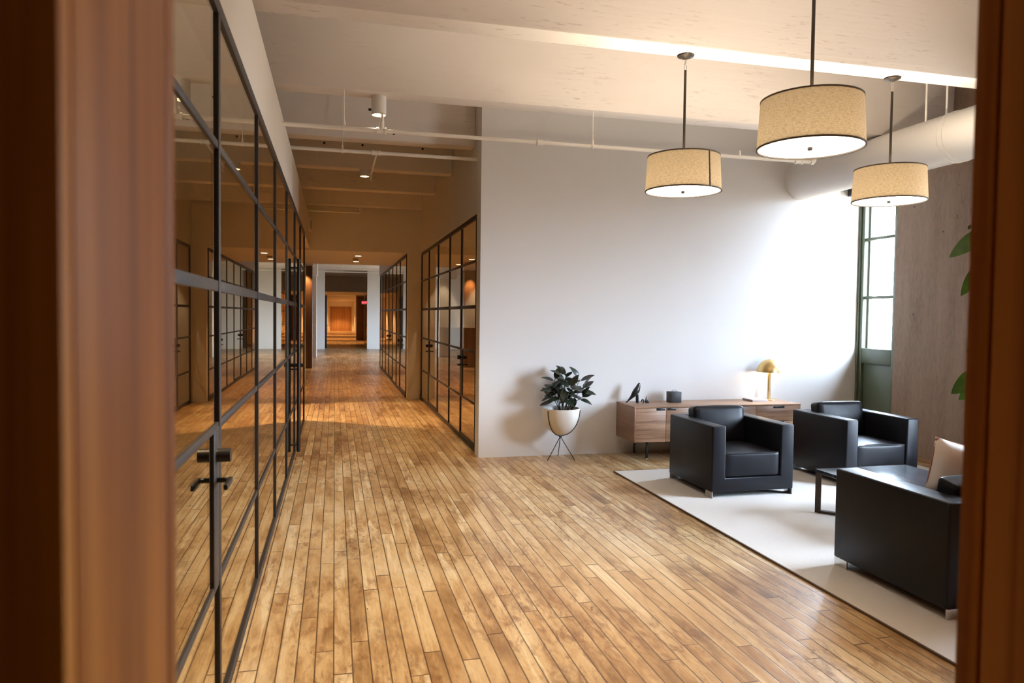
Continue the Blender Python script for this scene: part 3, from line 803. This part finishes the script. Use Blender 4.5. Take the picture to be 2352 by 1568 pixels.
# cushion on the sofa
Mx = Matrix.Translation((3.73, 3.62, 0.488)) @ Matrix.Rotation(math.radians(-5), 4, 'X') @ Matrix.Rotation(math.radians(-10), 4, 'Z') @ Matrix.Rotation(math.radians(15), 4, 'Y')
g = thing('throw_cushion', 'cream cushion with a dusty pink back leaning on the black sofa', 'cushion', (3.74, 3.56, 0.432))
def pillow(bm, side):
    n = 14; vs = {}
    for i in range(n+1):
        for j in range(n+1):
            a, b = 2*i/n-1, 2*j/n-1
            pinch = 1-0.10*(1-a*a)*0-0.06*((1-a*a)*(b*b)+(1-b*b)*(a*a))
            x = a*0.195*pinch; z = b*0.18*pinch+0.18
            d = 0.065*(max(0, (1-a**4)*(1-b**4)))**0.6+0.004*math.sin(9*a+4*b)*(1-a*a)*(1-b*b)
            vs[i, j] = bm.verts.new((x, side*d, z))
    for i in range(n):
        for j in range(n):
            bm.faces.new((vs[i, j], vs[i+1, j], vs[i+1, j+1], vs[i, j+1]))
for side, nm, m in ((-1, 'cushion_front', M_PILLOW), (1, 'cushion_back', M_PILLOWB)):
    bm = bmesh.new(); pillow(bm, side); bmesh.ops.transform(bm, matrix=Mx, verts=bm.verts)
    obj(nm, bm, m, g, 60)
bm = bmesh.new()
loop = [(-.183+.366*k/10, 0, .011-.0*k) for k in range(11)]+[(.185, 0, .012+.336*k/10) for k in range(11)]+[(.183-.366*k/10, 0, .349) for k in range(11)]+[(-.185, 0, .348-.336*k/10) for k in range(11)]
tube(bm, [(a*.99+0.0, b, c*.99+.002) for a, b, c in loop], .005, 8); bmesh.ops.transform(bm, matrix=Mx, verts=bm.verts)
obj('cushion_piping', bm, M_PILLOWB, g)

# ------------------------------------------------------------------ coffee table
g = thing('coffee_table', 'low dark-topped coffee table with a thin steel frame, behind the sofa end', 'coffee table', (4.30, 4.66, RZ))
tx0, tx1, ty0, ty1, tz = 3.850, 4.740, 4.22, 5.085, 0.372
obj('tabletop', B(tx0, tx1, ty0, ty1, tz-.030, tz, .004), M_TABLE, g)
for (xa, ya, xb, yb) in ((tx0+.02, ty1-.02, tx1-.02, ty0+.02), (tx0+.02, ty0+.02, tx1-.02, ty1-.02)):
    bm = bmesh.new()
    d = Vector((xb-xa, yb-ya, 0)).normalized(); s = Vector((-d.y, d.x, 0))
    def bar(p, q, w, h):
        t = bmesh.new(); bmesh.ops.create_cube(t, size=1)
        p, q = Vector(p), Vector(q); ax = (q-p).normalized()
        for v in t.verts:
            k = v.co.x+.5
            up = Vector((0, 0, 1)) if abs(ax.z) < .5 else d
            v.co = p+(q-p)*k+s*(v.co.y*w)+up*(v.co.z*h)
        merge(bm, t)
    bar((xa, ya, RZ), (xa, ya, tz-.03), .016, .045); bar((xb, yb, RZ), (xb, yb, tz-.03), .016, .045)
    bar((xa, ya, RZ+.010), (xb, yb, RZ+.010), .042, .020)
    obj('leg_frame', bm, plain('dark_bronze_steel', (0.06, 0.045, 0.035), 0.35, metal=0.8), g)

# ------------------------------------------------------------------ sideboard and what stands on it
SX0, SX1, SY0, SY1, SZ0, SZ1 = 3.218, 5.318, 7.315, 7.835, 0.212, 0.612
g = thing('sideboard', 'long low walnut sideboard on thin black legs against the white wall', 'sideboard', ((SX0+SX1)/2, 7.575, 0))
obj('carcass', B(SX0+.019, SX1-.019, SY0+.020, SY1, SZ0, SZ1-.019, .002), M_SIDE, g)
for xa in (SX0, SX1-.019):
    obj('side_panel', B(xa, xa+.019, SY0+.0005, SY1, SZ0, SZ1-.0185, .0015), M_SIDEY, g)
obj('top_panel', B(SX0-.001, SX1+.001, SY0, SY1, SZ1-.018, SZ1, .002), M_SIDE, g)
xs = [SX0+.017, 3.600, 3.985, 4.355, 4.730, SX1-.017]
pulls = [(3.480, 3.588), (3.612, 3.718), (4.236, 4.344), (4.366, 4.472), (4.955, 5.100)]
for i in range(5):
    zlo = SZ0+.003
    if i == 4: zlo = SZ0+.205
    nm = 'door' if i < 4 else 'drawer'
    d = obj(nm, B(xs[i]+.002, xs[i+1]-.002, SY0, SY0+.019, zlo, SZ1-.021, .0015), M_SIDE, g)
    p = pulls[i]
    obj('finger_pull', B(p[0], p[1], SY0-.0015, SY0+.004, SZ1-.047, SZ1-.020, .001), M_BLACK, d)
d = obj('drawer', B(xs[4]+.002, xs[5]-.002, SY0, SY0+.019, SZ0+.003, SZ0+.200, .0015), M_SIDE, g)
obj('finger_pull', B(4.955, 5.100, SY0-.0015, SY0+.004, SZ0+.178, SZ0+.200, .001), M_BLACK, d)
for x in (3.42, 5.12):
    for y in (7.42, 7.76):
        bm = bmesh.new(); box(bm, x-.012, x+.012, y-.012, y+.012, 0.012, SZ0, .002)
        l = obj('leg', bm, M_BLACK, g)
        bm = bmesh.new(); lathe(bm, [(0, 0), (.014, 0), (.016, .006), (.012, .013), (0, .013)], (x, y, 0), 20); obj('glide', bm, M_CHROME, l)
for x in (3.42, 5.12):
    obj('leg_rail', B(x-.012, x+.012, 7.432, 7.748, SZ0-.03, SZ0-.001, .002), M_BLACK, g)

def spline(pts, n=8):
    out = []
    P = [Vector(p) for p in pts]; P = [2*P[0]-P[1]]+P+[2*P[-1]-P[-2]]
    for i in range(1, len(P)-2):
        a, b, c, d = P[i-1:i+3]
        for k in range(n):
            t = k/n
            out.append(0.5*((2*b)+(c-a)*t+(2*a-5*b+4*c-d)*t*t+(3*b-a-3*c+d)*t**3))
    out.append(P[-2]); return out

# bird: closed body lofted from tail to beak, side profile facing +x
g = thing('bird_figurine', 'black bird figurine with a long tail at the left end of the sideboard', 'figurine', (3.40, 7.66, SZ1))
bx, by, bz = 3.262, 7.66, SZ1
path = [(0.000, .006, .006, .010), (0.030, .033, .009, .012), (0.068, .072, .018, .020), (0.100, .112, .030, .030), (0.126, .148, .033, .032), (0.142, .178, .026, .026), (0.152, .205, .019, .019), (0.160, .220, .014, .014), (0.170, .2225, .008, .008), (0.182, .2205, .0015, .0015)]
def interp(pts):
    return spline([Vector((a, b, c, d)).to_3d() for a, b, c, d in pts])
cs = spline([(a, 0, b) for a, b, _, _ in path], 6); rs = spline([(c, d, 0) for _, _, c, d in path], 6)
bm = bmesh.new(); rings = []; seg = 20
for i, (c, rr) in enumerate(zip(cs, rs)):
    dd = (cs[min(i+1, len(cs)-1)]-cs[max(i-1, 0)]).normalized(); nrm = Vector((-dd.z, 0, dd.x))
    rings.append([bm.verts.new(Vector((bx, by, bz))+c+nrm*max(.001, rr.x)*math.sin(2*PI*k/seg)*(1.0 if math.sin(2*PI*k/seg) > 0 else 1.25)+Vector((0, 1, 0))*max(.001, rr.y)*math.cos(2*PI*k/seg)) for k in range(seg)])
for a, b in zip(rings, rings[1:]):
    for k in range(seg): bm.faces.new((a[k], a[(k+1) % seg], b[(k+1) % seg], b[k]))
bm.faces.new(rings[0][::-1]); bm.faces.new(rings[-1])
obj('body', bm, M_FIGURE, g, 60)
for s in (-1, 1):
    bm = bmesh.new(); tube(bm, [(bx+.135, by+s*.014, bz+.10), (bx+.138, by+s*.020, bz+.06), (bx+.142+.004*s, by+s*.024, bz)], [.012, .010, .013], 12)
    obj('leg', bm, M_FIGURE, g)

bm = bmesh.new()      # comma-shaped small figure
pts = [(3.462+.014*math.cos(a), 7.645, SZ1+.021+.018*math.sin(a)) for a in [math.radians(-60+k*30) for k in range(10)]]
tube(bm, pts, [.006, .0075, .008, .0085, .0085, .008, .008, .008, .0075, .007], 12)
tube(bm, [(3.450, 7.645, SZ1), (3.478, 7.645, SZ1+.006)], .005, 8)
tag(obj('curled_figurine', bm, M_FIGURE), 'tiny black curled figurine just right of the bird', 'figurine', loc=(3.462, 7.645, SZ1))
bm = bmesh.new()      # block with upright spike
box(bm, 3.494, 3.540, 7.630, 7.662, SZ1, SZ1+.032, .008, 3)
tube(bm, [(3.499, 7.646, SZ1+.012), (3.506, 7.646, SZ1+.05), (3.512, 7.646, SZ1+.082)], [.010, .007, .0015], 12)
tag(obj('spiked_figurine', bm, M_FIGURE), 'tiny black block figurine with an upright spike, between bird and tissue box', 'figurine', loc=(3.517, 7.646, SZ1))

g = thing('tissue_box', 'charcoal cube tissue box on the sideboard', 'tissue box', (3.855, 7.655, SZ1))
obj('box_body', B(3.795, 3.925, 7.59, 7.72, SZ1, SZ1+.125, .003), M_TISSUEBOX, g)
obj('opening', B(3.825, 3.895, 7.635, 7.675, SZ1+.1245, SZ1+.127, .001), M_BLACK, g)
bm = bmesh.new(); rr = random.Random(4)
rows = []
for i in range(9):
    a = i/8; row = []
    for j in range(5):
        b = j/4
        row.append(bm.verts.new((3.835+.05*a, 7.655+.010*math.sin(a*9+b*3)*(.3+b), SZ1+.124+.038*b*(1-.55*abs(2*a-1))+.004*math.sin(a*14))))
    rows.append(row)
for a, b in zip(rows, rows[1:]):
    for j in range(4): bm.faces.new((a[j], b[j], b[j+1], a[j+1]))
bmesh.ops.solidify(bm, geom=bm.faces[:], thickness=.0012)
obj('tissue', bm, M_PAPER, g, 60)

g = thing('book', 'pale closed book lying left of the brass lamp base', 'book', (4.94, 7.65, SZ1))
for nm, b_, m in (('cover', (4.833, 5.050, 7.55, 7.765, SZ1, SZ1+.003), M_BOOKCOVER), ('pages', (4.836, 5.046, 7.554, 7.763, SZ1+.003, SZ1+.021), M_PAPER), ('cover', (4.833, 5.050, 7.55, 7.765, SZ1+.021, SZ1+.024), M_BOOKCOVER)):
    obj(nm, B(*b_, .0008), m, g)
obj('spine', B(4.830, 4.834, 7.55, 7.765, SZ1, SZ1+.024, .0008), plain('grey_book_spine', (0.25, 0.24, 0.25), 0.5), g)

LX, LY = 5.140, 7.690
g = thing('table_lamp', 'brass mushroom table lamp at the right end of the sideboard', 'table lamp', (LX, LY, SZ1))
bm = bmesh.new(); lathe(bm, [(0, SZ1), (.074, SZ1), (.076, SZ1+.004), (.073, SZ1+.010), (0, SZ1+.012)], (LX, LY, 0), 48); obj('base', bm, M_BRASS, g)
bm = bmesh.new(); tube(bm, [(LX, LY, SZ1+.010), (LX, LY, .985)], .0195, 28); obj('stem', bm, M_BRASS, g)
prof = [(.148*math.sin(a), .955+.155*math.cos(a)) for a in [PI/2*k/16 for k in range(17)]]
prof = [(0, .955+.155)]+prof[1:]
inner = [(.144*math.sin(a), .955+.151*math.cos(a)) for a in [PI/2*k/16 for k in range(16, -1, -1)]]
inner[-1] = (0, .955+.151)
bm = bmesh.new(); lathe(bm, prof+inner, (LX, LY, 0), 64); obj('dome_shade', bm, M_BRASS, g, 50)
bm = bmesh.new(); lathe(bm, [(0, 1.120), (.006, 1.117), (.008, 1.108), (.006, 1.103), (0, 1.103)], (LX, LY, 0), 20); obj('finial', bm, M_BRASS, g)
bm = bmesh.new(); lathe(bm, [(0, .962), (.022, .966), (.030, .985), (.028, 1.01), (.02, 1.03), (0, 1.035)], (LX, LY, 0), 24)
light('POINT', 'table_lamp_bulb', (LX-.03, LY, .972), 3.2, (1.0, .80, .56), shadow_soft_size=.03)
bm.free()

# ------------------------------------------------------------------ plant in its stand
def leaf(bm, base, direction, length, width, up, curl=0.25, fold=0.22, n=9):
    d = direction.normalized(); s = d.cross(up)
    if s.length < 1e-4: s = Vector((1, 0, 0))
    s.normalize(); nrm = s.cross(d).normalized()
    L, Cn, Rr = [], [], []
    for i in range(n+1):
        t = i/n
        w = width*0.5*(math.sin(PI*min(1, t**0.85))**0.75)*(1-0.15*t)
        p = base+d*(length*t)-nrm*(curl*length*t*t)
        if i == n: w = 0.0008
        Cn.append(bm.verts.new(p)); L.append(bm.verts.new(p+s*w+nrm*(w*fold))); Rr.append(bm.verts.new(p-s*w+nrm*(w*fold)))
    for i in range(n):
        bm.faces.new((Cn[i], Cn[i+1], L[i+1], L[i])); bm.faces.new((Rr[i], Rr[i+1], Cn[i+1], Cn[i]))

PX, PY = 2.455, 7.60
g = thing('potted_plant', 'dark-leaved rubber plant in a cream bullet pot on a black wire stand', 'potted plant', (PX, PY, 0))
ZR, ZBOT = 0.580, 0.272
out = [(.212*(1-(1-k/20)**2.3)**0.5 if k else 0.0, ZBOT+(ZR-ZBOT)*(k/20)) for k in range(21)]
out = [(0, ZBOT)]+[(.212*math.sqrt(max(0, 1-(1-k/20)**2))*1.0, ZBOT+(ZR-ZBOT)*(k/20)) for k in range(1, 21)]
inn = [(max(0, a-.010), b+.008 if i < 18 else b) for i, (a, b) in enumerate(out)][::-1]
inn = [(out[-1][0]-.010, ZR)]+[(max(0.0, a), b) for a, b in inn[1:]]
bm = bmesh.new(); lathe(bm, out+inn[:-1]+[(0, ZBOT+.010)], (PX, PY, 0), 56); pot = obj('pot', bm, M_POT, g, 50)
bm = bmesh.new(); lathe(bm, [(0, ZR-.045), (.190, ZR-.050), (.185, ZR-.075), (0, ZR-.08)], (PX, PY, 0), 40); obj('soil', bm, M_SOIL, g)
st = obj('stand_hub', T([(PX, PY, ZBOT-.022), (PX, PY, ZBOT-.004)], .014, 16), M_BLACK, g)
for k, ang in enumerate((212, 332, 92)):
    a = math.radians(ang); c_, s_ = math.cos(a), math.sin(a)
    pts = [(PX+c_*(rr+.006), PY+s_*(rr+.006), zz-.003) for rr, zz in out if rr > .02]
    pts = [(PX, PY, ZBOT-.012)]+pts[:-1]
    obj('stand_arm', T(pts, .0045, 8), M_BLACK, g)
for ang, rad in ((200, .175), (-38, .175), (80, .17)):
    a = math.radians(ang)
    obj('leg', T([(PX, PY, ZBOT-.012), (PX+math.cos(a)*rad, PY+math.sin(a)*rad, 0.004)], .0045, 8), M_BLACK, g)
rr = random.Random(11)
stems = bmesh.new(); lv = bmesh.new()
tips = [(-.10, .00, .90), (-.02, -.03, .955), (.05, .04, .94), (.20, -.02, .90), (.25, .02, .80), (-.14, -.04, .80), (.06, -.09, .82), (.15, .05, .76), (-.05, -.08, .74), (.02, .02, .84), (.22, -.05, .70), (-.12, .04, .70)]
for i, (dx, dy, z) in enumerate(tips):
    b0 = Vector((PX+.02+dx*.18, PY+dy*.4, ZR-.06)); b3 = Vector((PX+.02+dx, PY+dy, z))
    pts = spline([b0, b0.lerp(b3, .4)+Vector((0, 0, .03)), b0.lerp(b3, .75)+Vector((0, 0, .02)), b3], 5)
    tube(stems, pts, [.006-.0035*k/(len(pts)-1) for k in range(len(pts))], 7)
    nl = 6 if i < 5 else 5
    for k in range(nl):
        t = 1-0.10*k-.02*rr.random()
        q = pts[min(len(pts)-1, max(2, int(t*(len(pts)-1))))]
        az = k*2.4+i*1.1+rr.uniform(-.3, .3)
        el = 0.95-0.33*k+rr.uniform(-.15, .2)
        dv = Vector((math.cos(az)*math.cos(el), math.sin(az)*math.cos(el)*.7, math.sin(el)))
        dv += Vector((dx*1.0, 0, 0))
        ln = rr.uniform(.125, .175)
        q2 = q+dv.normalized()*.02
        tube(stems, [q, q2], .0022, 6)
        # blades lie broadside to their stalk, most of them turned a little towards the room
        leaf(lv, q2, dv, ln, ln*rr.uniform(.48, .58), Vector((rr.uniform(-.2, .2), -.5, .9)), rr.uniform(.05, .40), rr.uniform(.10, .25))
bmesh.ops.remove_doubles(lv, verts=lv.verts, dist=1e-5)
bmesh.ops.solidify(lv, geom=lv.faces[:], thickness=.0012)
obj('stems', stems, M_STEM, g); obj('foliage', lv, M_RUBBER, g, 60)

# ------------------------------------------------------------------ fig tree behind the right door lining
TX, TY = 5.75, 5.27
g = thing('fig_tree', 'tall green-leaved fig tree mostly hidden behind the right wooden door lining', 'potted plant', (TX, TY, RZ))
bm = bmesh.new(); lathe(bm, [(0, RZ), (.17, RZ), (.21, .34), (.215, .36), (.195, .36), (.185, .32), (0, .32)], (TX, TY, 0), 40); obj('pot', bm, plain('grey_planter', (.35, .34, .32), .6), g)
bm = bmesh.new(); lathe(bm, [(0, .325), (.186, .322), (.186, .321), (0, .321)], (TX, TY, 0), 30); obj('soil', bm, M_SOIL, g)
trunk = spline([(TX, TY, .32), (TX+.02, TY-.02, .9), (TX-.01, TY+.01, 1.6), (TX+.01, TY, 2.5)], 8)
obj('trunk', T(trunk, [.018-.010*k/(len(trunk)-1) for k in range(len(trunk))], 10), M_STEM, g)
lv = bmesh.new(); rr = random.Random(5)
for k in range(34):
    z = .85+1.65*k/33
    az = k*2.4
    if abs(((math.degrees(az)-140+180) % 360)-180) < 58: continue      # the sides shown in the photo are set below
    el = rr.uniform(-.2, .5); dv = Vector((math.cos(az)*math.cos(el), math.sin(az)*math.cos(el), math.sin(el)))
    leaf(lv, Vector((TX, TY, z))+dv*.04, dv, rr.uniform(.22, .28), rr.uniform(.14, .18), Vector((0, 0, 1)), .35, .15, 10)
for (z, dv, ln, wd, cu) in ((2.44, (-.62, .52, -.60), .40, .17, .12), (2.17, (-.42, .52, -1.0), .40, .15, .10), (1.17, (-.52, .46, -.62), .36, .18, .12), (1.05, (-.4, .5, -.5), .28, .14, .3)):
    leaf(lv, Vector((TX, TY, z)), Vector(dv), ln, wd, Vector((-.75, -.60, .25)), cu, .12, 10)
bmesh.ops.solidify(lv, geom=lv.faces[:], thickness=.0012)
obj('foliage', lv, M_FIG, g, 60)

# ------------------------------------------------------------------ room behind the right partition
g = thing('counter_cabinet', 'tall wooden counter seen through the right glass partition', 'cabinet', (2.75, 13.2, 0))
obj('body', B(1.95, 3.55, 12.95, 13.60, 0, 1.33, .005), M_BROWN, g); obj('counter_top', B(1.93, 3.57, 12.92, 13.615, 1.33, 1.37, .004), M_BROWN, g)
bm = bmesh.new(); lathe(bm, [(0, 1.372), (.045, 1.372), (.048, 1.40), (.045, 1.53), (.018, 1.60), (.016, 1.67), (.020, 1.675), (0, 1.675)], (2.135, 13.2, 0), 28)
tag(obj('glass_bottle', bm, M_BOTTLE), 'clear glass bottle on the counter behind the right glass partition', 'bottle', loc=(2.135, 13.2, 1.37))

# ------------------------------------------------------------------ light: lamps
def portal(y0, y1, z0, z1, x=XR+0.30):
    o = light('AREA', 'window_portal', (x, (y0+y1)/2, (z0+z1)/2), 1, (1, 1, 1), shape='RECTANGLE', size=z1-z0, size_y=y1-y0)
    o.rotation_euler = (0, PI/2, 0)
    o.data.cycles.is_portal = True
portal(WIN[0], WIN[1], WIN[2], WIN[3]); portal(7.2, 7.85, 1.2, 3.36); portal(27, 29, .5, 2.8)
spot((-1.05, 11.50, 2.95), 520, 75, .25, (1.0, .62, .30), tilt=(math.radians(-6), math.radians(-20), 0), soft=.03)
for x in (2.0, 2.72):
    spot((x, 13.34, 2.86), 120, 46, .35, (1.0, .74, .45), soft=.02)  # added spots without fixtures, put in to draw scallops on the back wall
# wall washers on the far column and pools of corridor light
spot((-0.82, 21.40, 2.85), 60, 70, .5, tilt=(math.radians(12), 0, 0))
for (x, y, e) in ((0.45, 19.2, 120), (0.45, 23.0, 120), (0.45, 27.5, 120), (0.45, 41.0, 260), (0.45, 47.0, 380), (0.45, 55.0, 420), (0.45, 62, 480), (.5, 67.3, 520)):
    spot((x, y, 2.74 if y > 13.7 else 3.1), e, 95, .5)
for (x, y, e) in ((3.0, 10.6, 180), (3.0, 16.5, 120)):
    spot((x, y, 2.75), e, 130, .6)

w = bpy.data.worlds.new('overcast_sky'); sc.world = w; w.use_nodes = True
nt = w.node_tree; bg = nt.nodes['Background']
tc = nt.nodes.new('ShaderNodeTexCoord'); sx = nt.nodes.new('ShaderNodeSeparateXYZ'); rp = nt.nodes.new('ShaderNodeValToRGB')
mp = nt.nodes.new('ShaderNodeMapRange'); mp.inputs['From Min'].default_value = -0.12; mp.inputs['From Max'].default_value = 0.12
nt.links.new(tc.outputs['Generated'], sx.inputs[0]); nt.links.new(sx.outputs[2], mp.inputs[0]); nt.links.new(mp.outputs[0], rp.inputs[0])
rp.color_ramp.elements[0].color = (0.17, 0.155, 0.14, 1)       # street and facades opposite
rp.color_ramp.elements[1].color = (0.66, 0.79, 1.0, 1)         # overcast sky
nt.links.new(rp.outputs[0], bg.inputs[0]); bg.inputs[1].default_value = 84.0

# ------------------------------------------------------------------ colour management, sampling limits
sc.view_settings.view_transform = 'Standard'; sc.view_settings.look = 'None'; sc.view_settings.gamma = 1.0
sc.view_settings.use_curve_mapping = False; sc.view_settings.exposure = 0.32
cy = sc.cycles
cy.max_bounces = 9; cy.diffuse_bounces = 5; cy.glossy_bounces = 4; cy.transmission_bounces = 6; cy.transparent_max_bounces = 24
cy.sample_clamp_indirect = 6.0; cy.caustics_reflective = False; cy.caustics_refractive = False; cy.blur_glossy = 0.6
cy.use_denoising = True; cy.use_adaptive_sampling = True; cy.adaptive_threshold = 0.012
try:
    cy.denoiser = 'OPENIMAGEDENOISE'
except Exception:
    pass
